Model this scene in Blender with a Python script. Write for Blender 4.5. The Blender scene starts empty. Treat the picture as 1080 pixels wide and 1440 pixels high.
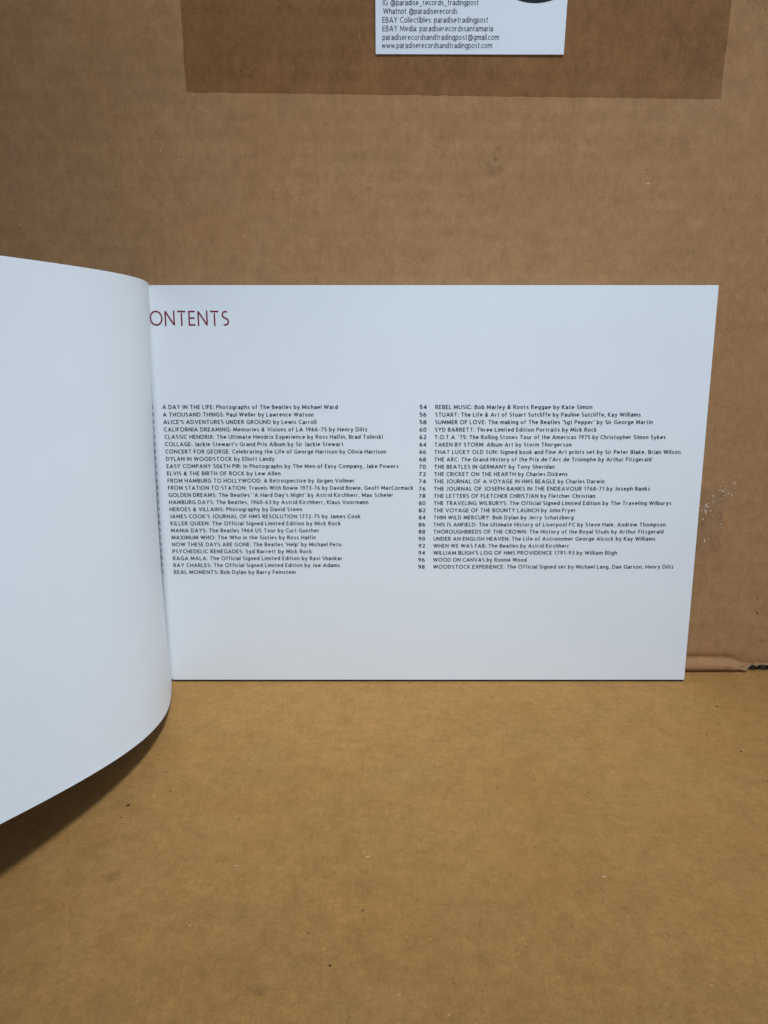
import bpy, bmesh, math, random
from mathutils import Vector, noise
random.seed(7)
MM = 0.001
D = bpy.data
sc = bpy.context.scene
col = sc.collection
R = math.radians

# ------------------------------------------------------------------ camera, light, exposure
cam_d = D.cameras.new('camera'); cam = D.objects.new('camera', cam_d); col.objects.link(cam)
cam.location = (0, 0, 0.195)
cam.rotation_euler = (R(90 - 14), 0, 0)
cam_d.sensor_fit = 'VERTICAL'; cam_d.sensor_height = 36; cam_d.lens = 36 * 1060 / 1440
cam_d.clip_start = 0.01; cam_d.clip_end = 50
sc.camera = cam

world = D.worlds.new('World'); sc.world = world; world.use_nodes = True
wb = world.node_tree.nodes['Background']
wb.inputs['Color'].default_value = (0.52, 0.70, 1.0, 1)
wb.inputs['Strength'].default_value = 0.105

def area(name, loc, target, sx, sy, power, color):
    l = D.lights.new(name, 'AREA'); l.shape = 'RECTANGLE'; l.size = sx; l.size_y = sy
    l.energy = power; l.color = color
    o = D.objects.new(name, l); col.objects.link(o); o.location = loc
    o.rotation_euler = (Vector(target) - Vector(loc)).to_track_quat('-Z', 'Y').to_euler()
    return o
# daylight coming down from the front right, seen as one bright opening
key = area('daylight_lamp', (0.24, -0.36, 1.33), (-0.01, 0.43, 0.0), 0.16, 0.16, 0.81, (0.765, 0.897, 1.0))
key.data.spread = R(36)
# a dimmer fill lamp added low on the right: it grazes the sheet but reaches the upright panel and pages
area('fill_lamp', (0.68, -0.12, 0.24), (0.12, 0.38, 0.05), 0.34, 0.30, 2.1, (0.72, 0.85, 1.0))

sc.view_settings.view_transform = 'Standard'
sc.view_settings.look = 'None'
sc.view_settings.exposure = 0
sc.view_settings.gamma = 1
sc.render.engine = 'CYCLES'
sc.cycles.max_bounces = 8; sc.cycles.diffuse_bounces = 6

# ------------------------------------------------------------------ helpers
def link(name, mesh, mat=None, parent=None):
    o = D.objects.new(name, mesh); col.objects.link(o)
    if mat: mesh.materials.append(mat)
    if parent: o.parent = parent
    return o
def from_data(name, verts, faces, mat, parent=None, smooth=False):
    m = D.meshes.new(name); m.from_pydata([tuple(c * MM for c in v) for v in verts], [], faces); m.update()
    if smooth: m.polygons.foreach_set('use_smooth', [True] * len(m.polygons))
    return link(name, m, mat, parent)
def thing(name, label, cat, loc=(0, 0, 0)):
    o = D.objects.new(name, None); col.objects.link(o); o['label'] = label; o['category'] = cat
    o.empty_display_size = 0.02
    return o
def box_data(x0, x1, y0, y1, z0, z1):
    v = [(x, y, z) for x in (x0, x1) for y in (y0, y1) for z in (z0, z1)]
    f = [(0, 1, 3, 2), (4, 6, 7, 5), (0, 4, 5, 1), (2, 3, 7, 6), (0, 2, 6, 4), (1, 5, 7, 3)]
    return v, f

def slab(name, front, back, nu, nw, mat, parent):
    """two smooth grids (nu x nw points) joined by a flat rim of its own"""
    f = []
    K = nu * nw
    for i in range(nu - 1):
        for j in range(nw - 1):
            q = (i * nw + j, (i + 1) * nw + j, (i + 1) * nw + j + 1, i * nw + j + 1)
            f.append(q); f.append(tuple(K + a for a in reversed(q)))
    ns = len(f); v = list(front) + list(back)
    rim = [i * nw for i in range(nu)] + [(nu - 1) * nw + j for j in range(1, nw)] + [i * nw + nw - 1 for i in range(nu - 2, -1, -1)] + [j for j in range(nw - 2, 0, -1)]
    n0 = len(v); v += [front[a] for a in rim] + [back[a] for a in rim]; n = len(rim)
    for i in range(n): f.append((n0 + i, n0 + n + i, n0 + n + (i + 1) % n, n0 + (i + 1) % n))
    o = from_data(name, v, f, mat, parent)
    o.data.polygons.foreach_set('use_smooth', [i < ns for i in range(len(f))])
    return o

class NT:
    def __init__(s, name):
        s.m = D.materials.new(name); s.m.use_nodes = True; s.t = s.m.node_tree
        s.b = s.t.nodes['Principled BSDF']
    def n(s, kind, **kw):
        nd = s.t.nodes.new(kind)
        for k, v in kw.items():
            if k in nd.inputs: nd.inputs[k].default_value = v
            else: setattr(nd, k, v)
        return nd
    def l(s, a, b): s.t.links.new(a, b)
    def noise(s, vec, scale, detail=3, rough=0.55, sc3=(1, 1, 1)):
        mp = s.n('ShaderNodeMapping'); mp.inputs['Scale'].default_value = sc3; s.l(vec, mp.inputs['Vector'])
        nz = s.n('ShaderNodeTexNoise'); nz.inputs['Scale'].default_value = scale
        nz.inputs['Detail'].default_value = detail; nz.inputs['Roughness'].default_value = rough
        s.l(mp.outputs[0], nz.inputs['Vector']); return nz.outputs['Fac']
    def mr(s, v, a, b, c, d):
        r = s.n('ShaderNodeMapRange'); r.inputs[1].default_value = a; r.inputs[2].default_value = b
        r.inputs[3].default_value = c; r.inputs[4].default_value = d; s.l(v, r.inputs[0]); return r.outputs[0]
    def mul(s, a, b, op='MULTIPLY'):
        r = s.n('ShaderNodeMath', operation=op)
        for i, q in enumerate((a, b)):
            if isinstance(q, (int, float)): r.inputs[i].default_value = q
            else: s.l(q, r.inputs[i])
        return r.outputs[0]

def kraft(name, light, dark, axes, rough=0.85, flute=0.0, bumps=0.35, fleck=1.0, fibre=.24, stretch=.16, stains=()):
    """kraft paper: cloudy pulp mottling, fibres along one axis, flute washboarding as fine relief.
    axes = (across, along): object-space axes of the sheet; fibres run along axes[1]."""
    k = NT(name)
    tc = k.n('ShaderNodeTexCoord').outputs['Object']
    st = [1, 1, 1]; st[axes[1]] = stretch
    big = k.noise(tc, 11, 3, 0.6)
    mid = k.noise(tc, 85, 5, 0.62)
    sml = k.noise(tc, 240, 4, 0.65)
    fin = k.noise(tc, 620, 4, 0.7, st)
    grn = k.noise(tc, 1300, 2, 0.6)
    st2 = [1, 1, 1]; st2[axes[1]] = 3; st2[axes[0]] = .4
    lng = k.noise(tc, 300, 3, 0.6, st2)
    sm = None
    for q, wt in ((big, .16), (mid, .24), (sml, .20), (fin, fibre), (grn, .38 - fibre), (lng, .12)):
        q = k.mul(q, wt); sm = q if sm is None else k.mul(sm, q, 'ADD')
    sm = k.mr(sm, .44, .66, 0, 1)
    mx = k.n('ShaderNodeMix', data_type='RGBA'); mx.inputs[6].default_value = (*dark, 1); mx.inputs[7].default_value = (*light, 1)
    k.l(sm, mx.inputs[0])
    # hue drift between greyer and redder pulp
    hue = k.noise(tc, 26, 4, 0.6, (1, 1, 1))
    m2 = k.n('ShaderNodeMix', data_type='RGBA', blend_type='MULTIPLY'); m2.inputs[0].default_value = 1
    rmp = k.n('ShaderNodeMix', data_type='RGBA'); rmp.inputs[6].default_value = (1.02, .99, .95, 1); rmp.inputs[7].default_value = (.985, 1.005, 1.03, 1)
    k.l(k.mr(hue, .35, .65, 0, 1), rmp.inputs[0]); k.l(mx.outputs[2], m2.inputs[6]); k.l(rmp.outputs[2], m2.inputs[7])
    out = m2.outputs[2]
    # tiny fibre flecks
    vo = k.n('ShaderNodeTexVoronoi', feature='F1'); vo.inputs['Scale'].default_value = 260; vo.inputs['Randomness'].default_value = 1
    k.l(tc, vo.inputs['Vector'])
    dot = k.mr(vo.outputs['Distance'], .05, .16, 1, 0)
    sel = k.n('ShaderNodeSeparateColor'); k.l(vo.outputs['Color'], sel.inputs[0])
    gate = k.mr(sel.outputs[0], .90, .93, 0, 1)
    f1 = k.mul(k.mul(dot, gate), .35 * fleck)
    m3 = k.n('ShaderNodeMix', data_type='RGBA'); k.l(f1, m3.inputs[0]); k.l(out, m3.inputs[6])
    m3.inputs[7].default_value = (*[min(1, q * 1.9) for q in light], 1)
    gate2 = k.mr(sel.outputs[1], .92, .95, 0, 1)
    f2 = k.mul(k.mul(dot, gate2), .45 * fleck)
    m4 = k.n('ShaderNodeMix', data_type='RGBA'); k.l(f2, m4.inputs[0]); k.l(m3.outputs[2], m4.inputs[6])
    m4.inputs[7].default_value = (*[q * .4 for q in dark], 1)
    cur = m4.outputs[2]
    for (sx, sy, sz, sr, sa) in stains:          # old soft-edged marks soaked into the paper
        d_ = k.n('ShaderNodeVectorMath', operation='SUBTRACT'); k.l(tc, d_.inputs[0]); d_.inputs[1].default_value = (sx * MM, sy * MM, sz * MM)
        ln = k.n('ShaderNodeVectorMath', operation='LENGTH'); k.l(d_.outputs[0], ln.inputs[0])
        rr = k.mul(ln.outputs['Value'], k.mr(sml, .3, .7, .6, 1.5))
        am = k.mul(k.mr(rr, sr * MM * .25, sr * MM, 1, 0), sa)
        m5 = k.n('ShaderNodeMix', data_type='RGBA'); k.l(am, m5.inputs[0]); k.l(cur, m5.inputs[6]); m5.inputs[7].default_value = (.06, .03, .014, 1); cur = m5.outputs[2]
    k.l(cur, k.b.inputs['Base Color'])
    k.b.inputs['Roughness'].default_value = rough
    k.b.inputs['Specular IOR Level'].default_value = 0.25
    h = k.mul(k.mul(fin, .5), k.mul(grn, .5), 'ADD')
    h = k.mul(h, k.mul(mid, 1.2), 'ADD')
    bp = k.n('ShaderNodeBump'); bp.inputs['Strength'].default_value = bumps; bp.inputs['Distance'].default_value = 0.00012
    k.l(h, bp.inputs['Height'])
    last = bp
    if flute:
        wv = k.n('ShaderNodeTexWave', wave_type='BANDS', bands_direction='XYZ'[axes[0] if axes[0] != axes[1] else 2], wave_profile='SIN')
        # period 8.8 mm : phase = pos*scale*20
        wv.inputs['Scale'].default_value = 2 * math.pi / 0.0088 / 20
        wv.inputs['Distortion'].default_value = 1.2; wv.inputs['Detail'].default_value = 1; wv.inputs['Detail Scale'].default_value = .05
        k.l(tc, wv.inputs['Vector'])
        msk = k.noise(tc, 12, 2, .5)
        b2 = k.n('ShaderNodeBump'); b2.inputs['Strength'].default_value = 1; b2.inputs['Distance'].default_value = flute
        k.l(k.mul(wv.outputs['Fac'], k.mr(msk, .35, .65, .1, 1)), b2.inputs['Height']); k.l(bp.outputs[0], b2.inputs['Normal'])
        last = b2
    k.l(last.outputs[0], k.b.inputs['Normal'])
    return k.m

def plain(name, c, rough=0.6, spec=0.3):
    k = NT(name); k.b.inputs['Base Color'].default_value = (*c, 1); k.b.inputs['Roughness'].default_value = rough
    k.b.inputs['Specular IOR Level'].default_value = spec; return k.m

def paper(name, c, rough=0.42, spec=0.35):
    k = NT(name); tc = k.n('ShaderNodeTexCoord').outputs['Object']
    g = k.noise(tc, 2200, 2, .6); b = k.noise(tc, 22, 3, .55)
    f = k.mul(k.mul(k.mr(g, .3, .7, 0, 1), .55), k.mul(k.mr(b, .3, .7, 0, 1), .45), 'ADD')
    mx = k.n('ShaderNodeMix', data_type='RGBA'); mx.inputs[6].default_value = (*[q * .965 for q in c], 1); mx.inputs[7].default_value = (*[q * 1.02 for q in c], 1)
    k.l(f, mx.inputs[0]); k.l(mx.outputs[2], k.b.inputs['Base Color'])
    k.b.inputs['Roughness'].default_value = rough; k.b.inputs['Specular IOR Level'].default_value = spec
    w = k.noise(tc, 14, 2, .5)
    bp = k.n('ShaderNodeBump'); bp.inputs['Strength'].default_value = .5; bp.inputs['Distance'].default_value = .0003
    k.l(w, bp.inputs['Height']); k.l(bp.outputs[0], k.b.inputs['Normal'])
    return k.m

M_wall = kraft('box_kraft', (.450, .238, .108), (.296, .151, .064), (2, 2), flute=.00009, fibre=.13, stretch=.3, stains=((54.5, 400, 273, 2.0, .75), (53, 400, 268, 5.5, .22), (50.5, 400, 270.5, 1.6, .35), (56, 400, 277.5, 2, .3)))
M_floor = kraft('sheet_kraft', (.490, .252, .080), (.315, .155, .043), (1, 0), flute=.00003, bumps=.3, fibre=.15, stretch=.6, stains=((-99, 233, 0, 3.6, .22), (-38, 186, 0, 3.2, .2), (60, 214, 0, 2.5, .15), (-7, 218, 0, 1.2, .4)))
M_tape = kraft('tape_kraft', (.295, .136, .048), (.172, .069, .021), (2, 2), rough=.5, flute=.00009, fibre=.12, stretch=.3)
M_resid = kraft('residue_kraft', (.40, .216, .10), (.25, .13, .056), (2, 2), rough=.6)
M_page = paper('page_paper', (.80, .815, .83))
M_card = paper('card_stock', (.80, .815, .85), .5)
M_cover = plain('cover_black', (.018, .016, .017), .4)
M_ink = plain('ink_navy', (.012, .017, .034), .55)
M_inkr = plain('ink_maroon', (.20, .015, .045), .5)
M_grey = plain('ink_grey', (.05, .06, .09), .6)
M_black = plain('logo_black', (.01, .01, .014), .5)
M_dark = plain('fleck_dark', (.045, .028, .014), .9)
M_mid = plain('fleck_brown', (.22, .115, .045), .9)
M_light = plain('fleck_pale', (.66, .54, .40), .9)
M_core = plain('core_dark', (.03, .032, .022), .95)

# ------------------------------------------------------------------ cardboard sheet underneath
sheet = thing('cardboard_sheet', 'tan cardboard sheet lying flat in front of and under the standing booklet', 'cardboard')
v, f = [], []
xs = [-520 + 20 * i for i in range(53)]; ys = [-200 + 20 * i for i in range(49)]
def zf(x, y): return 0.35 * noise.noise(Vector((x / 140, y / 110, 3))) - .3 if y < 380 else -.3
for y in ys:
    for x in xs: v.append((x, y, zf(x, y)))
nx = len(xs)
for j in range(len(ys) - 1):
    for i in range(nx - 1): f.append((j * nx + i, j * nx + i + 1, (j + 1) * nx + i + 1, (j + 1) * nx + i))
top = from_data('top_liner', v, f, M_floor, sheet, True)
v, f = box_data(-520, 520, -200, 760, -4.6, -4.2); from_data('bottom_liner', v, f, M_floor, sheet)
v, f = [], []
for i in range(261):
    x = -520 + 4 * i; z = -4.0 if i % 2 else -.9
    v += [(x, -200, z), (x, 760, z)]
    if i: f.append((2 * i - 2, 2 * i, 2 * i + 1, 2 * i - 1))
fl = from_data('fluting', v, f, M_floor, sheet)

# ------------------------------------------------------------------ big box behind
boxt = thing('cardboard_box', 'large brown cardboard box standing behind the booklet with darker tape strip', 'box')
def bow(x, z):  # upper board tipped forward so it catches less light and turns darker
    """how far the panel leans out (towards the camera) : slightly dished board"""
    t = max(0, z - 215) / 130.0
    s = max(0, z - 30) / 180.0
    return -(5.0 * t ** 1.6 if t < 1 else 5.0 + 8 * (t - 1)) + .25 * noise.noise(Vector((x / 60, z / 60, 1))) * min(1, s)
prof = [(.75, 6.0), (.55, 2.0), (.7, .6), (1.0, -.5), (1.6, -1.25), (2.6, -1.7), (3.8, -1.75), (5.0, -1.3), (6.0, -.5), (6.9, .5), (7.7, 1.15), (8.6, 1.3),
        (9.6, .95), (10.6, .45), (12, .12), (14, 0)]
zs = [20, 28, 38, 50] + [50 + 12 * i for i in range(1, 46)]
xs = sorted(set([-460 + 20 * i for i in range(47)] + [183 + .75 * i for i in range(72)]))
def edge_shape(x, z, y):
    # the rolled bottom edge flattens and its crease drops towards the torn spot at x~208
    if x < 150: return z, y
    t = min(1, max(0, (x - 196) / 14)); t = t * t * (3 - 2 * t)
    if z <= 1.0: return z, y
    z2 = z * (1 - .38 * t) if z < 10 else z - 3.8 * t * max(0, (14 - z) / 4)
    return z2, y * (1 - .35 * t) + .15 * math.sin(x * .9) * (1 if z < 9 else 0)
v, f, idx = [], [], {}
rows = [('p', z, y) for z, y in prof] + [('w', z, 0) for z in zs]
for j, (kd, z, y) in enumerate(rows):
    for i, x in enumerate(xs):
        if kd == 'p':
            zz, yy = edge_shape(x, z, y)
            v.append((x, 400.5 + yy, zz + .12 * noise.noise(Vector((x / 3, z, 5)))))
        else: v.append((x, 400.5 + bow(x, z), z))
nx = len(xs)
def torn(x, z):
    return 209.2 + 1.4 * noise.noise(Vector((z * 1.1, 2, 0))) - .25 * z < x < 262 and .45 < z < 4.3 + .8 * noise.noise(Vector((x / 2.2, 9, 0))) - max(0, 212 - x) * .5
for j in range(len(rows) - 1):
    for i in range(nx - 1):
        q = (j * nx + i, j * nx + i + 1, (j + 1) * nx + i + 1, (j + 1) * nx + i)
        cx = sum(v[a][0] for a in q) / 4; cz = sum(v[a][2] for a in q) / 4
        if torn(cx, cz): continue
        f.append(q)
front = from_data('front_panel', v, f, M_wall, boxt, True)
md = front.modifiers.new('board', 'SOLIDIFY'); md.thickness = .0006; md.offset = -1
ztop = zs[-1]
for nm, b in (('side_panel', (-460, -457, 402, 740, .5, ztop - 1)), ('side_panel', (457, 460, 402, 740, .5, ztop - 1)),
              ('back_panel', (-457, 457, 737, 740, .5, ztop - 1)), ('bottom_panel', (-456, 456, 409, 736, .6, 3.2)),
              ('top_flap', (-457, 457, 392, 565, ztop - .9, ztop + 2)), ('top_flap', (-457, 457, 567, 738, ztop - .9, ztop + 2))):
    v, f = box_data(*b); from_data(nm, v, f, M_wall, boxt)
# dark corrugated core showing in the tear
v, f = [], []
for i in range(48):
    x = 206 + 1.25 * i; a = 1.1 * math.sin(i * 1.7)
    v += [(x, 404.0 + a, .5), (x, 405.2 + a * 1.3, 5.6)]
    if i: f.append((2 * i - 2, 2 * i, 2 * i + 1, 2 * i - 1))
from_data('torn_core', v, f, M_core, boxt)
# ragged paper shreds round the tear
v, f = [], []
def shard(c, w, h, ang, y, curl=.6):
    n0 = len(v); ca, sa = math.cos(ang), math.sin(ang)
    for (a, b) in ((-w, -h * .3), (w * .7, -h * .5), (w, h * .2), (.1 * w, h), (-w * .8, h * .4)):
        v.append((c[0] + a * ca - b * sa, y - curl * abs(b), c[1] + a * sa + b * ca))
    f.append(tuple(range(n0, n0 + 5)))
for c, w, h, an, y in (((208.7, 3.0), .8, 1.1, -.5, 399.6), ((209.6, 4.6), .5, 1.3, .6, 399.4), ((210.6, 5.1), 1.0, .4, -.1, 399.5), ((207.3, 1.9), 1.4, .5, -.3, 399.3),
                       ((212.6, 4.7), 1.3, .35, .05, 400), ((215.6, 4.6), 1.6, .35, -.04, 400), ((219.5, 4.5), 2.0, .4, .03, 400), ((209.7, 1.6), .5, .7, .9, 400.5)):
    shard(c, w, h, an, y)
from_data('torn_edge', v, f, plain('torn_paper', (.45, .33, .22), .9), boxt)
v, f = [], []
for c, w, h, an, y in (((206.3, 3.9), 1.6, .35, -.25, 399.1), ((213, 2.6), 1.6, .7, .2, 402.5), ((216.5, 2.3), 1.2, .9, -.3, 402.8), ((220, 2.0), 1.4, .8, .1, 402.6), ((224, 2.4), 1.6, .8, .1, 402.6)):
    shard(c, w, h, an, y)
from_data('torn_liner', v, f, plain('torn_liner', (.10, .095, .06), .95), boxt)

# the darker tape strip: a thin sheet lying on the panel with an uneven lower edge
def wall_sheet(name, x0, x1, zlo, zhi, off, mat, parent, dx=2.2, rag=.35, side=.25, seed=0, nz=14):
    v, f = [], []
    n = int((x1 - x0) / dx)
    for i in range(n + 1):
        t = i / n
        lo = zlo[0] + (zlo[1] - zlo[0]) * t + rag * noise.noise(Vector((i * dx / 5, seed, 0))) + rag * .5 * noise.noise(Vector((i * dx / 1.6, seed, 4)))
        for j in range(nz + 1):
            z = lo + (zhi - lo) * j / nz
            x = x0 + (x1 - x0) * t
            if i == 0 or i == n: x += side * noise.noise(Vector((z / 3, seed, 7 + i))) + (side * 2 * noise.noise(Vector((z / 17, seed, i))))
            v.append((x, 400.5 + bow(x, z) - off, z))
    return slab(name, v, [(p[0], p[1] + off * .8, p[2]) for p in v], n + 1, nz + 1, mat, parent)
tape = wall_sheet('tape_strip', -94.2, 161.0, (302.5, 299.5), 392, .05, M_tape, boxt, nz=20)
tape['label'] = 'darker brown tape strip with an uneven lower edge'
res = wall_sheet('tape_residue', 158, 185.5, (70, 72), 108, .1, M_resid, boxt, rag=1.2, side=.6, seed=5, dx=1.2)
res['label'] = 'scuffed darker patch with torn white specks beside the booklet'

# ------------------------------------------------------------------ flecks (real chips of pulp), uncountable: one part per surface and tone
def chips(name, pts, place, mat, parent, lab=None):
    v, f = [], []
    for (a, b, r, el, an) in pts:
        n0 = len(v); k = random.choice((5, 6, 7))
        for i in range(k):
            t = 2 * math.pi * i / k; rr = r * random.uniform(.55, 1.2)
            p, q = rr * el * math.cos(t), rr * math.sin(t)
            v.append(place(a + p * math.cos(an) - q * math.sin(an), b + p * math.sin(an) + q * math.cos(an)))
        f.append(tuple(range(n0, n0 + k)))
    o = from_data(name, v, f, mat, parent); o['kind'] = 'stuff'
    md = o.modifiers.new('t', 'SOLIDIFY'); md.thickness = .00003; md.offset = 0
    return o
def on_floor(x, y): return (x, y, zf(x, y) + .07)
def on_wall(x, z): return (x, 400.5 + bow(x, z) - .08, z)
fd = [(-98.6, 373, .45, 1.1, 0), (-107, 276, .75, 1.3, .8), (-107, 268, .45, 1.3, .3), (-59, 267, .45, 1.4, .4), (-10, 259, .35, 1.2, 0), (88, 285, .4, 1.6, 1.2),
      (158, 332, .5, 1.2, 0), (168, 317, .55, 1.6, 0), (169, 293, .5, 1.5, 0), (-17, 195, .5, 1.0, 1.0), (-7.5, 218, .3, 1.0, 0), (-98, 300, .5, 1.9, 1.1), (-92, 286, .4, 2, 1.2),
      (-104, 310, .3, 1.6, 1.2), (-25, 208, .3, 1.2, 0), (-62, 341, .25, 1, 0), (175, 360, .4, 3, .2)]
fd += [(random.uniform(-190, 190), random.uniform(170, 392), random.uniform(.08, .16), random.uniform(1, 2.6), random.uniform(0, 3)) for _ in range(60)]
fp = [(80, 234, .4, 2.6, 0), (-6, 245, .3, 3, .3), (-55, 240, .18, 4, .2), (0, 330, .25, 1.6, 0), (103, 300, .3, 1.2, 0), (30, 350, .22, 1.5, 0)]
fp += [(random.uniform(-190, 190), random.uniform(170, 392), random.uniform(.08, .16), random.uniform(1, 3.5), random.uniform(0, 3)) for _ in range(130)]
chips('dark_flecks', fd, on_floor, M_dark, sheet); chips('pale_flecks', fp, on_floor, M_light, sheet)
chips('brown_flecks', [(random.uniform(-190, 190), random.uniform(170, 392), random.uniform(.15, .35), random.uniform(1, 2), random.uniform(0, 3)) for _ in range(60)], on_floor, M_mid, sheet)
wd = [(54, 273.3, .32, 1.2, 0), (210.5, 45, .3, 3, 2.2), (216, 19, .45, 1, 0), (211.5, 36, .3, 5.5, -.85), (-109, 282, .25, 1, 0), (176, 62, .3, 1, 0)]
wd += [(random.uniform(-185, 230), random.uniform(12, 345), random.uniform(.07, .15), random.uniform(1, 2.2), random.uniform(0, 3)) for _ in range(70)]
wp = [(130, 262, .55, 1.4, .5), (-109, 277, .5, .9, 0), (-70, 238, .25, 1.3, 0), (-182, 243, .35, 1, 0), (71, 270, .15, 3, 0), (8, 321, .2, 2, 0)]
wp += [(random.uniform(-185, 230), random.uniform(12, 345), random.uniform(.07, .16), random.uniform(1, 3), random.uniform(0, 3)) for _ in range(110)]
chips('dark_flecks', wd, on_wall, M_dark, boxt)
chips('brown_flecks', [(random.uniform(-185, 230), random.uniform(12, 345), random.uniform(.15, .4), random.uniform(1, 2), random.uniform(0, 3)) for _ in range(45)], on_wall, M_mid, boxt)
# torn white specks along the scuff: upper arc and left and right borders
for _ in range(52):
    a = random.random()
    wp.append((174 + 15 * a + random.gauss(0, 1.8), 94 + 15 * math.sin(a * 1.5) + random.gauss(0, 2.2), random.uniform(.12, .42), random.uniform(1, 2.2), random.uniform(0, 3)))
for _ in range(18):
    wp.append((random.choice((176, 184)) + random.gauss(0, 1.6), random.uniform(72, 104), random.uniform(.1, .32), random.uniform(1, 2.5), 1.3 + random.gauss(0, .4)))
wp += [(177, 79, .5, 2.2, 1.5), (175, 91, .45, 1.5, 1.2), (176, 95, .5, 1.5, .7), (171, 84, .4, 1.4, 1.2)]
chips('pale_flecks', wp, lambda x, z: (x, 400.5 + bow(x, z) - .16, z), M_light, boxt)

# ------------------------------------------------------------------ the booklet
book = thing('booklet', 'open white landscape booklet leaning on the box and showing its contents list', 'book')
th = R(2.1)
def pp(u, w, off=0.0):
    """point on the right-hand page: u = mm along the page (arc length), w = mm up, off = mm out of the page"""
    x, d, ps = u, 0.0, 0.0
    x0, kk = -117.0, 1 / 6.0
    if u < x0:
        a = (x0 - u) * kk; ps = a
        x = x0 - math.sin(a) / kk; d = (1 - math.cos(a)) / kk
    nx_, nd = -math.sin(ps), -math.cos(ps)          # outward normal in (x, depth)
    x += nx_ * off; d += nd * off
    return (x, 388.4 + math.sin(th) * w + math.cos(th) * d, 1.0 + math.cos(th) * w - math.sin(th) * d)
HP, XR = 213.2, 168.7
us = [-124.5 + .5 * i for i in range(21)] + [-113 + 12 * i for i in range(23)] + [XR - 2, XR - .5, XR]
us = [u for u in us if u <= XR]
def page_sheet(name, offs, mat, inset=0, thick=.16, u1=XR):
    uu = [u for u in us if u < u1 - .3] + [u1]
    ws = [0 + inset, 1, 12] + [24 * i for i in range(1, 8)] + [192, HP - 1.2 - inset, HP - inset]
    fr = [pp(u, w, offs) for u in uu for w in ws]; bk = [pp(u, w, offs - thick) for u in uu for w in ws]
    return slab(name, fr, bk, len(uu), len(ws), mat, book)
page = page_sheet('page', 0, M_page)
page['label'] = 'contents page with its printed lists'
for k in range(5):
    q = page_sheet('inner_page', -.3 - .5 * k, M_page, inset=.05 + .03 * k, u1=XR - .15 - .1 * random.random(), thick=.42)
cov = page_sheet('back_cover', -3.0, M_cover, inset=.0, u1=XR - .1, thick=.35)
# dark strip closing the gap under the foot of the pages
v, f = [], []
uu = [-118 + i * (XR + 118 - .3) / 40 for i in range(41)]
for u in uu:
    a = pp(u, -.05, -.25); b = pp(u, -.95, -.35); c = pp(u, -.95, -3.0); d = pp(u, -.05, -3.2)
    v += [a, b, c, d]
for i in range(40):
    for j in range(4):
        f.append((4 * i + j, 4 * i + (j + 1) % 4, 4 * i + 4 + (j + 1) % 4, 4 * i + 4 + j))
f += [(0, 3, 2, 1), (160, 161, 162, 163)]
from_data('foot_strip', v, f, M_cover, book)

# left leaf held open: bottom and top edges as measured, ruled between them
LB = [(0, -119.2, 387.28, 0.89), (8, -117.02, 379.76, 1.35), (16, -114.91, 372.13, 2.09), (24, -112.95, 364.42, 3.06), (36, -110.42, 352.75, 4.83), (48, -108.54, 340.99, 6.89), (60, -107.41, 329.21, 9.11), (75, -107.13, 314.51, 12.01), (90, -108.11, 299.89, 14.95), (110, -111.23, 280.6, 18.85), (130, -116.09, 261.6, 22.68), (150, -122.2, 242.9, 26.44), (171, -129.42, 223.58, 30.35), (200, -139.85, 197.34, 35.6), (240, -155, 161.79, 41), (297, -180, 112.0, 46)]
LT = [(0, -118.6, 396.41, 213.58), (8, -116.4, 388.26, 214.55), (16, -116.0, 380.73, 215.5), (24, -117.53, 373.68, 216.4), (36, -122.59, 363.77, 217.69), (48, -129.58, 354.34, 218.88), (60, -137.53, 345.09, 219.95), (75, -147.53, 333.39, 221.12), (90, -156.8, 321.0, 222.1), (110, -168.3, 304, 223.2), (130, -179.5, 287, 224.0), (150, -190.5, 270.5, 224.6), (171, -202, 253, 225), (200, -218, 228.5, 225.4), (240, -241.5, 195.5, 225.2), (297, -277, 151, 223.5)]
def spl(T, s):
    n = len(T)
    for i in range(n - 1):
        if s <= T[i + 1][0] or i == n - 2: break
    p1, p2 = T[i], T[i + 1]; p0 = T[i - 1] if i else p1; p3 = T[i + 2] if i < n - 2 else p2
    h = p2[0] - p1[0]; t = (s - p1[0]) / h; out = []
    for k in (1, 2, 3):
        m1 = (p2[k] - p0[k]) / (p2[0] - p0[0]) * h if p2 is not p0 else 0
        m2 = (p3[k] - p1[k]) / (p3[0] - p1[0]) * h
        out.append((2*t**3-3*t**2+1)*p1[k] + (t**3-2*t**2+t)*m1 + (-2*t**3+3*t**2)*p2[k] + (t**3-t**2)*m2)
    return Vector(out)
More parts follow.
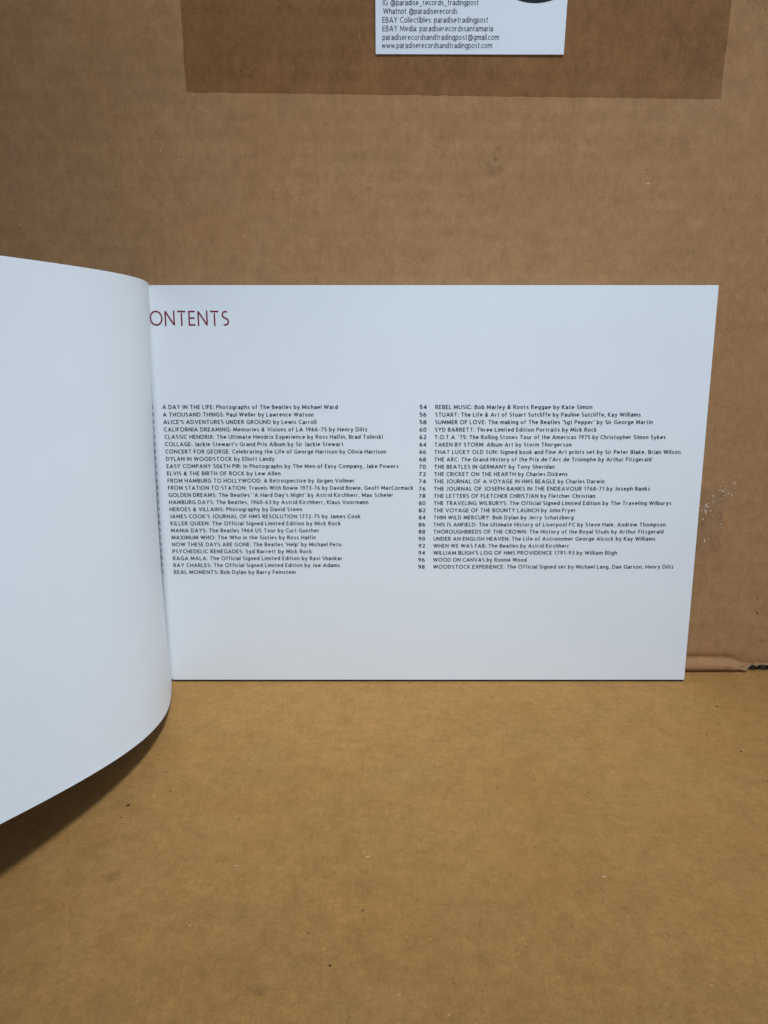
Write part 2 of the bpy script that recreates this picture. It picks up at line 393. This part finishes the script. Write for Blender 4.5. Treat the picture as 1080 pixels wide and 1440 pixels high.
def leaf(name, mat, off, thick, spread=0.0, inset=0.0, lift=0.0):
    sv = [3 * i for i in range(100)]
    spine_b = Vector((-122.9, 392.6, 1.2)); spine_t = Vector((-122.9, 400.1, 214.2))
    B = [spine_b + (spl(LB, 0) - spine_b) * t for t in (0, .5)] + [spl(LB, s) for s in sv]
    T = [spine_t + (spl(LT, 0) - spine_t) * t for t in (0, .5)] + [spl(LT, s) for s in sv]
    n = len(B); fr, bk = [], []
    NJ = 12
    for i in range(n):
        tan = (B[min(n-1, i+1)] - B[max(0, i-1)]).normalized(); tanT = (T[min(n-1, i+1)] - T[max(0, i-1)]).normalized()
        g = (T[i] - B[i]).normalized()
        nb = g.cross(tan).normalized(); nt = g.cross(tanT).normalized()
        if nb.x > 0: nb = -nb
        if nt.x > 0: nt = -nt
        amt = off + spread * max(0, (i - 2) * 3) / 297
        for j in range(NJ + 1):
            w = j / NJ; w = (inset + lift) / 213 + w * (1 - (2 * inset + lift) / 213)
            p = B[i].lerp(T[i], w); p.x -= 2.4 * math.sin(math.pi * min(1, w / .97)) ** .8 * math.exp(-(max(0, (i - 2) * 3) / 70) ** 2) * (1 if i > 1 else .4); q = nb.lerp(nt, w); k = 1 if i > 1 else .3
            fr.append(tuple(p + q * amt * k)); bk.append(tuple(p + q * (amt * k + thick)))
    return slab(name, fr, bk, n, NJ + 1, mat, book)
lp = leaf('turned_page', M_page, 0, .16); lp['label'] = 'blank left-hand page curling up towards the reader'
leaf('inner_page', M_page, .5, .4, spread=2, inset=.2)
leaf('front_cover', M_cover, 1.3, .4, spread=6, inset=.1, lift=.1)

# ------------------------------------------------------------------ lettering
# ---- lettering: a plain humanist sans drawn as strokes (y: 0 baseline .. 1 cap height)
def _arc(cx, cy, rx, ry, a0, a1, n=None):
    n = n or max(3, int(abs(a1 - a0) / 20))
    return [(cx + rx * math.cos(R(a0 + (a1 - a0) * i / n)), cy + ry * math.sin(R(a0 + (a1 - a0) * i / n))) for i in range(n + 1)]
def _el(cx, cy, rx, ry):
    p = _arc(cx, cy, rx, ry, 0, 360, 18); return p[:-1] + ['close']
def _dot(x, y): return [(x, y - .075), (x, y + .075)]
b_, t_, h_ = .07, .93, .67      # baseline, cap and x-height centre lines
G = {
 'A': (.74, [[(0, 0), (.37, .97), (.74, 0)], [(.14, .30), (.60, .30)]]),
 'B': (.50, [[(0, b_), (0, t_), (.24, t_)] + _arc(.25, .72, .20, .21, 90, -90) + [(.02, .51)], [(.25, .51)] + _arc(.27, .29, .23, .22, 90, -90) + [(0, b_)]]),
 'C': (.60, [_arc(.44, .5, .44, .43, 62, 298)]),
 'D': (.64, [[(0, b_), (0, t_), (.20, t_)] + _arc(.22, .5, .42, .43, 90, -90) + [(0, b_)]]),
 'E': (.42, [[(.44, t_), (0, t_), (0, b_), (.45, b_)], [(.06, .51), (.40, .51)]]),
 'F': (.40, [[(.42, t_), (0, t_), (0, 0)], [(.06, .50), (.38, .50)]]),
 'G': (.68, [_arc(.44, .5, .44, .43, 58, 290) + [(.67, .12), (.67, .47), (.42, .47)]]),
 'H': (.62, [[(0, 0), (0, 1)], [(.62, 0), (.62, 1)], [(.06, .51), (.56, .51)]]),
 'I': (.0, [[(0, 0), (0, 1)]]),
 'J': (.26, [[(.26, 1), (.26, .24)] + _arc(.06, .24, .20, .17, 0, -100)]),
 'K': (.56, [[(0, 0), (0, 1)], [(.53, 1), (.08, .53), (.58, 0)]]),
 'L': (.40, [[(0, 1), (0, b_), (.42, b_)]]),
 'M': (.80, [[(0, 0), (.06, .97), (.40, .16), (.74, .97), (.80, 0)]]),
 'N': (.64, [[(0, 0), (0, .95), (.64, .05), (.64, 1)]]),
 'O': (.86, [_el(.43, .5, .43, .44)]),
 'P': (.46, [[(0, 0), (0, t_), (.22, t_)] + _arc(.24, .69, .22, .24, 90, -90) + [(.02, .45)]]),
 'Q': (.86, [_el(.43, .5, .43, .44), [(.50, .20), (.80, -.12)]]),
 'R': (.50, [[(0, 0), (0, t_), (.22, t_)] + _arc(.24, .70, .21, .23, 90, -90) + [(.02, .47)], [(.24, .44), (.52, 0)]]),
 'S': (.46, [_arc(.25, .715, .22, .215, 50, 240)[:-1] + [(.16, .54), (.32, .46)] + _arc(.22, .28, .24, .215, 50, -120)]),
 'T': (.60, [[(0, t_), (.60, t_)], [(.30, t_ - .09), (.30, 0)]]),
 'U': (.60, [[(0, 1), (0, .36)] + _arc(.30, .36, .30, .30, 180, 360, 9) + [(.60, 1)]]),
 'V': (.68, [[(0, 1), (.34, .03), (.68, 1)]]),
 'W': (1.02, [[(0, 1), (.24, .05), (.51, .95), (.78, .05), (1.02, 1)]]),
 'X': (.62, [[(0, 1), (.62, 0)], [(.62, 1), (0, 0)]]),
 'Y': (.62, [[(0, 1), (.31, .46), (.62, 1)], [(.31, .42), (.31, 0)]]),
 'Z': (.54, [[(0, t_), (.52, t_), (0, b_), (.54, b_)]]),
 'a': (.42, [_arc(.20, .47, .22, .21, 150, 0, 6) + [(.42, 0)], [(.40, .41), (.20, .39)] + _arc(.18, .22, .18, .16, 100, 340, 8) + [(.40, .20)]]),
 'b': (.46, [[(0, 1.05), (0, 0)], _el(.235, .37, .225, .30)]),
 'c': (.38, [_arc(.27, .37, .27, .30, 60, 300)]),
 'd': (.46, [[(.46, 1.05), (.46, 0)], _el(.225, .37, .225, .30)]),
 'e': (.48, [[(.04, .37), (.47, .37)] + _arc(.24, .38, .235, .29, 8, 300)]),
 'f': (.28, [[(.11, 0), (.11, .82)] + _arc(.27, .84, .16, .16, 180, 80, 5), [(-.03, h_), (.29, h_)]]),
 'g': (.46, [_el(.225, .38, .225, .29), [(.46, .73), (.46, -.02)] + _arc(.24, -.02, .22, .20, 0, -130)]),
 'h': (.42, [[(0, 1.05), (0, 0)], [(.03, .44)] + _arc(.22, .45, .20, .22, 160, 0, 6) + [(.42, 0)]]),
 'i': (.0, [[(0, 0), (0, .73)], _dot(0, .95)]),
 'j': (.10, [[(.08, .73), (.08, -.08)] + _arc(-.06, -.08, .14, .14, 0, -80, 4), _dot(.08, .95)]),
 'k': (.42, [[(0, 1.05), (0, 0)], [(.38, .73), (.06, .39), (.42, 0)]]),
 'l': (.0, [[(0, 1.05), (0, 0)]]),
 'm': (.76, [[(0, 0), (0, .73)], [(.03, .44)] + _arc(.20, .47, .18, .20, 160, 0, 6) + [(.38, 0)], [(.41, .44)] + _arc(.58, .47, .18, .20, 160, 0, 6) + [(.76, 0)]]),
 'n': (.42, [[(0, 0), (0, .73)], [(.03, .44)] + _arc(.22, .45, .20, .22, 160, 0, 6) + [(.42, 0)]]),
 'o': (.50, [_el(.25, .37, .25, .30)]),
 'p': (.46, [[(0, .73), (0, -.28)], _el(.235, .37, .225, .30)]),
 'q': (.46, [[(.46, .73), (.46, -.28)], _el(.225, .37, .225, .30)]),
 'r': (.26, [[(0, 0), (0, .73)], [(.03, .44)] + _arc(.20, .47, .17, .20, 165, 75, 4)]),
 's': (.34, [_arc(.19, .53, .16, .145, 50, 230)[:-1] + [(.13, .41), (.24, .35)] + _arc(.16, .215, .18, .15, 55, -125)]),
 't': (.28, [[(.11, .92), (.11, .22)] + _arc(.27, .22, .16, .16, 180, 275, 4), [(-.02, h_), (.29, h_)]]),
 'u': (.42, [[(0, .73), (0, .28)] + _arc(.20, .27, .20, .21, 180, 330, 6), [(.42, .73), (.42, 0)]]),
 'v': (.46, [[(0, .73), (.23, .03), (.46, .73)]]),
 'w': (.72, [[(0, .73), (.18, .04), (.36, .68), (.54, .04), (.72, .73)]]),
 'x': (.44, [[(0, .73), (.44, 0)], [(.44, .73), (0, 0)]]),
 'y': (.46, [[(0, .73), (.24, .03)], [(.46, .73), (.18, -.20), (.0, -.22)]]),
 'z': (.36, [[(0, h_), (.34, h_), (0, b_), (.36, b_)]]),
 '0': (.50, [_el(.25, .5, .25, .44)]), '1': (.30, [[(.0, .80), (.24, .95), (.24, 0)]]),
 '2': (.46, [_arc(.22, .69, .22, .24, 140, -20) + [(.36, .45), (.02, b_), (.48, b_)]]),
 '3': (.44, [_arc(.20, .72, .21, .21, 130, -90) + [(.12, .51)], [(.20, .50)] + _arc(.20, .285, .25, .22, 85, -130)]),
 '4': (.52, [[(.38, 0), (.38, .95), (0, .27), (.54, .27)]]),
 '5': (.44, [[(.42, t_), (.06, t_), (.05, .56)] + _arc(.18, .32, .27, .25, 95, -120)]),
 '6': (.48, [_el(.25, .30, .24, .23), _arc(.44, .36, .42, .58, 95, 180, 6)]),
 '7': (.46, [[(0, t_), (.46, t_), (.14, 0)]]),
 '8': (.48, [_el(.24, .72, .19, .21), _el(.24, .28, .24, .22)]),
 '9': (.48, [_el(.24, .69, .23, .24), _arc(.05, .64, .42, .58, 0, -85, 6)]),
 ':': (.0, [_dot(0, .09), _dot(0, .60)]), '.': (.0, [_dot(0, .08)]), ',': (.06, [[(.06, .14), (0, -.16)]]),
 "'": (.0, [[(0, 1.03), (0, .72)]]), '-': (.24, [[(0, .36), (.24, .36)]]), '_': (.50, [[(0, -.14), (.50, -.14)]]),
 '\u2013': (.40, [[(0, .36), (.40, .36)]]),
 '&': (.62, [[(.60, 0), (.14, .60)] + _arc(.28, .75, .16, .18, 200, -20, 8) + [(.36, .56), (.10, .40)] + _arc(.22, .25, .22, .19, 140, 290, 7) + [(.56, .42)]]),
 '@': (.92, [_el(.44, .38, .18, .24), [(.63, .62), (.62, .18)] + _arc(.72, .22, .10, .10, 180, 290, 4) + _arc(.46, .37, .44, .52, -15, 325, 18)]),
}
G['\u00fc'] = (.42, G['u'][1] + [_dot(.10, .93), _dot(.32, .93)])
def text_mesh(s, t=.14, gap=.13, space=.40):
    """strokes -> quads with mitred corners; every second stroke sits a hair higher so none are coplanar"""
    V, F = [], []; x = 0.0
    for ch in s:
        if ch == ' ': x += space; continue
        w, st = G[ch]
        x += t / 2
        for si, P in enumerate(st):
            close = P[-1] == 'close'; P = P[:-1] if close else P
            P = [p for i, p in enumerate(P) if i == 0 or math.hypot(p[0] - P[i-1][0], p[1] - P[i-1][1]) > .012]
            runs = [[P[0]]]                      # split at sharp corners, each run a layer of its own
            for i in range(1, len(P)):
                runs[-1].append(P[i])
                if not close and i < len(P) - 1:
                    a, c, d = P[i-1], P[i], P[i+1]
                    u = (c[0]-a[0], c[1]-a[1]); w2 = (d[0]-c[0], d[1]-c[1])
                    if (u[0]*w2[0] + u[1]*w2[1]) / (math.hypot(*u) * math.hypot(*w2)) < -.25: runs.append([c])
            for ri, P in enumerate(runs):
              n = len(P); n0 = len(V)
              for i in range(n):
                  a = P[(i - 1) % n] if (i or close) else None; c = P[i]; d = P[(i + 1) % n] if (i < n - 1 or close) else None
                  def nr(p, q):
                      l = math.hypot(q[0] - p[0], q[1] - p[1]) or 1e-6; return (-(q[1] - p[1]) / l, (q[0] - p[0]) / l)
                  n1 = nr(a, c) if a else nr(c, d); n2 = nr(c, d) if d else n1
                  m = (n1[0] + n2[0], n1[1] + n2[1]); k = m[0] * n2[0] + m[1] * n2[1]
                  k = 1 / max(k, .45); o = (m[0] * k * t / 2, m[1] * k * t / 2)
                  V.append((x + c[0] + o[0], c[1] + o[1], si * 2 + ri % 2 + (1 if ri else 0))); V.append((x + c[0] - o[0], c[1] - o[1], si * 2 + ri % 2 + (1 if ri else 0)))
              for i in range(n if close else n - 1):
                  p, q = n0 + 2 * i, n0 + 2 * ((i + 1) % n)
                  F.append((p, p + 1, q + 1, q))
        x += w + t / 2 + gap
    return V, F
class Print:
    def __init__(s): s.v = []; s.f = []
    def add(s, txt, a0, a1, mid, cap, place, t=.14, gap=.145, sk=1.0):
        """set txt with its capitals centred on height mid, run from a0 to a1 (a0 None: right-aligned at its natural width)"""
        vs, fs = text_mesh(txt, t, gap)
        x0 = min(p[0] for p in vs); x1 = max(p[0] for p in vs)
        kx = (a1 - a0) / (x1 - x0) if a0 is not None else cap * sk
        n0 = len(s.v)
        for p in vs:
            a = (a0 + (p[0] - x0) * kx) if a0 is not None else a1 - (x1 - p[0]) * kx
            s.v.append(place(a, mid - cap / 2 + p[1] * cap, p[2] * .012))
        s.f += [tuple(n0 + i for i in q) for q in fs]
    def build(s, name, mat, parent, label=None):
        o = from_data(name, s.v, s.f, mat, parent)
        if label: o['label'] = label
        return o
on_page = lambda a, b, c=0: pp(a, b, .05 + c)
left = [("A DAY IN THE LIFE: Photographs of The Beatles by Michael Ward", 475), ("A THOUSAND THINGS: Paul Weller by Lawrence Watson", 441),
 ("ALICE'S ADVENTURES UNDER GROUND by Lewis Carroll", 445), ("CALIFORNIA DREAMING: Memories & Visions of LA 1966-75 by Henry Diltz", 516.5),
 ("CLASSIC HENDRIX: The Ultimate Hendrix Experience by Ross Halfin, Brad Tolinski", 538.5), ("COLLAGE: Jackie Stewart's Grand Prix Album by Sir Jackie Stewart", 482.5),
 ("CONCERT FOR GEORGE: Celebrating the Life of George Harrison by Olivia Harrison", 543), ("DYLAN IN WOODSTOCK by Elliott Landy", 386),
 ("EASY COMPANY 506TH PIR: In Photographs by The Men of Easy Company, Jake Powers", 560.5), ("ELVIS & THE BIRTH OF ROCK by Lew Allen", 394.5),
 ("FROM HAMBURG TO HOLLYWOOD: A Retrospective by J\u00fcrgen Vollmer", 498), ("FROM STATION TO STATION: Travels With Bowie 1973-76 by David Bowie, Geoff MacCormack", 581),
 ("GOLDEN DREAMS: The Beatles' 'A Hard Day's Night' by Astrid Kirchherr, Max Scheler", 552.5), ("HAMBURG DAYS: The Beatles, 1960-63 by Astrid Kirchherr, Klaus Voormann", 518),
 ("HEROES & VILLAINS: Photography by David Steen", 425), ("JAMES COOK'S JOURNAL OF HMS RESOLUTION 1772-75 by James Cook", 507),
 ("KILLER QUEEN: The Official Signed Limited Edition by Mick Rock", 479), ("MANIA DAYS: The Beatles 1964 US Tour by Curt Gunther", 448.5),
 ("MAXIMUM WHO: The Who in the Sixties by Ross Halfin", 444), ("NOW THESE DAYS ARE GONE: The Beatles 'Help' by Michael Peto", 480),
 ("PSYCHEDELIC RENEGADES: Syd Barrett by Mick Rock", 438.5), ("RAGA MALA: The Official Signed Limited Edition by Ravi Shankar", 481),
 ("RAY CHARLES: The Official Signed Limited Edition by Joe Adams", 478), ("REAL MOMENTS: Bob Dylan by Barry Feinstein", 416)]
right = [("REBEL MUSIC: Bob Marley & Roots Reggae by Kate Simon", 833), ("STUART: The Life & Art of Stuart Sutcliffe by Pauline Sutcliffe, Kay Williams", 901),
 ("SUMMER OF LOVE: The making of The Beatles 'Sgt Pepper' by Sir George Martin", 918), ("SYD BARRETT: Three Limited Edition Portraits by Mick Rock", 839),
 ("T.O.T.A. '75: The Rolling Stones Tour of the Americas 1975 by Christopher Simon Sykes", 936), ("TAKEN BY STORM: Album Art by Storm Thorgerson", 803.5),
 ("THAT LUCKY OLD SUN: Signed book and Fine Art prints set by Sir Peter Blake, Brian Wilson", 957), ("THE ARC: The Grand History of the Prix de l'Arc de Triomphe by Arthur Fitzgerald", 916),
 ("THE BEATLES IN GERMANY by Tony Sheridan", 780), ("THE CRICKET ON THE HEARTH by Charles Dickens", 798), ("THE JOURNAL OF A VOYAGE IN HMS BEAGLE by Charles Darwin", 850),
 ("THE JOURNAL OF JOSEPH BANKS IN THE ENDEAVOUR 1768-71 by Joseph Banks", 914), ("THE LETTERS OF FLETCHER CHRISTIAN by Fletcher Christian", 837),
 ("THE TRAVELING WILBURYS: The Official Signed Limited Edition by The Traveling Wilburys", 944), ("THE VOYAGE OF THE BOUNTY LAUNCH by John Fryer", 809),
 ("THIN WILD MERCURY: Bob Dylan by Jerry Schatzberg", 806.5), ("THIS IS ANFIELD: The Ultimate History of Liverpool FC by Steve Hale, Andrew Thompson", 936),
 ("THOROUGHBREDS OF THE CROWN: The History of the Royal Studs by Arthur Fitzgerald", 933), ("UNDER AN ENGLISH HEAVEN: The Life of Astronomer George Alcock by Kay Williams", 921.5),
 ("WHEN WE WAS FAB: The Beatles by Astrid Kirchherr", 799.5), ("WILLIAM BLIGH'S LOG OF HMS PROVIDENCE 1791-93 by William Bligh", 867.5),
 ("WOOD ON CANVAS by Ronnie Wood", 740.5), ("WOODSTOCK EXPERIENCE: The Official Signed set by Michael Lang, Dan Garson, Henry Diltz", 947)]
def line_end(xm, w):      # measured line end turned into millimetres on the page, whose foot is farther from the lens than its head
    return (xm - 540) * (424 - 44.2 * w / 213.2) / 1060
L1, N1, L2, N2 = Print(), Print(), Print(), Print()
for i, (s, xe) in enumerate(left):
    w = 152.2 - i * (152.2 - 62.9) / 23
    L1.add(s, -115.4 + .9 * i / 23, line_end(xe, w), w, 2.12, on_page, t=.19)
    N1.add(str(6 + 2 * i), None, -120.5, w, 2.12, on_page, t=.19)
for i, (s, xe) in enumerate(right):
    w = 152.2 - i * (152.2 - 65.9) / 22
    L2.add(s, 26.7, line_end(xe, w), w, 2.12, on_page, t=.19)
    N2.add(str(54 + 2 * i), 18.6, 22.2, w, 2.12, on_page, t=.19)
L1.build('title_list', M_ink, page); N1.build('page_number_list', plain('ink_pale', (.30, .34, .42), .6), page, 'faint page numbers sunk in the gutter')
L2.build('title_list', M_ink, page); N2.build('page_number_list', M_ink, page)
Hd = Print(); Hd.add('ONTENTS', -119.2, -78.8, 197.0, 7.7, on_page, t=.11, gap=.15)
Hd.add('C', -125.3, -120.7, 197.0, 7.7, on_page, t=.10)
Hd.build('heading', M_inkr, page, 'thin maroon heading CONTENTS')

# ------------------------------------------------------------------ business card on the box
card = thing('business_card', 'white business card with grey contact lines fixed on the dark tape strip', 'card')
def on_card(x, z, off=0):
    return (x, 396.7 + (z - 318.2) * -.068 - off, z)
v, f = [], []
cs = [(-3.9, 318.3), (84.6, 318.1), (84.9, 369), (-4.1, 369)]
for off in (.35, 0):
    for x, z in cs: v.append(on_card(x, z, off))
f = [(0, 1, 2, 3), (7, 6, 5, 4), (0, 4, 5, 1), (1, 5, 6, 2), (2, 6, 7, 3), (3, 7, 4, 0)]
from_data('card_stock', v, f, M_card, card)
Ct = Print()
kz = lambda py: 318.3 + (75.7 - py) * .2925
kx = lambda px: -3.9 + (px - 528.5) * 88.5 / 265
for s, y, xa, xb in (('IG @paradise_records_tradingpost', 4.2, 538.5, 671), ('Whatnot @paradiserecords', 16, 539, 642), ('EBAY Collectibles: paradisetradingpost', 28, 538, 685),
                  ('EBAY Media: paradiserecordssantamaria', 40, 538, 692.5), ('paradiserecordsandtradingpost@gmail.com', 52, 538, 701.5), ('www.paradiserecordsandtradingpost.com', 63.5, 537, 692)):
    Ct.add(s, kx(xa), kx(xb), kz(y), 2.35, lambda a, b, c=0: on_card(a, b, .40 + c), t=.13, gap=.11)
Ct.build('contact_text', M_grey, card)
v = [on_card(69.8, 346.9, .43)] + [on_card(69.8 + 15 * math.cos(2 * math.pi * i / 48), 346.9 + 8.0 * math.sin(2 * math.pi * i / 48), .43) for i in range(48)]
f = [(0, 1 + i, 1 + (i + 1) % 48) for i in range(48)]
from_data('logo_disc', v, f, M_black, card)
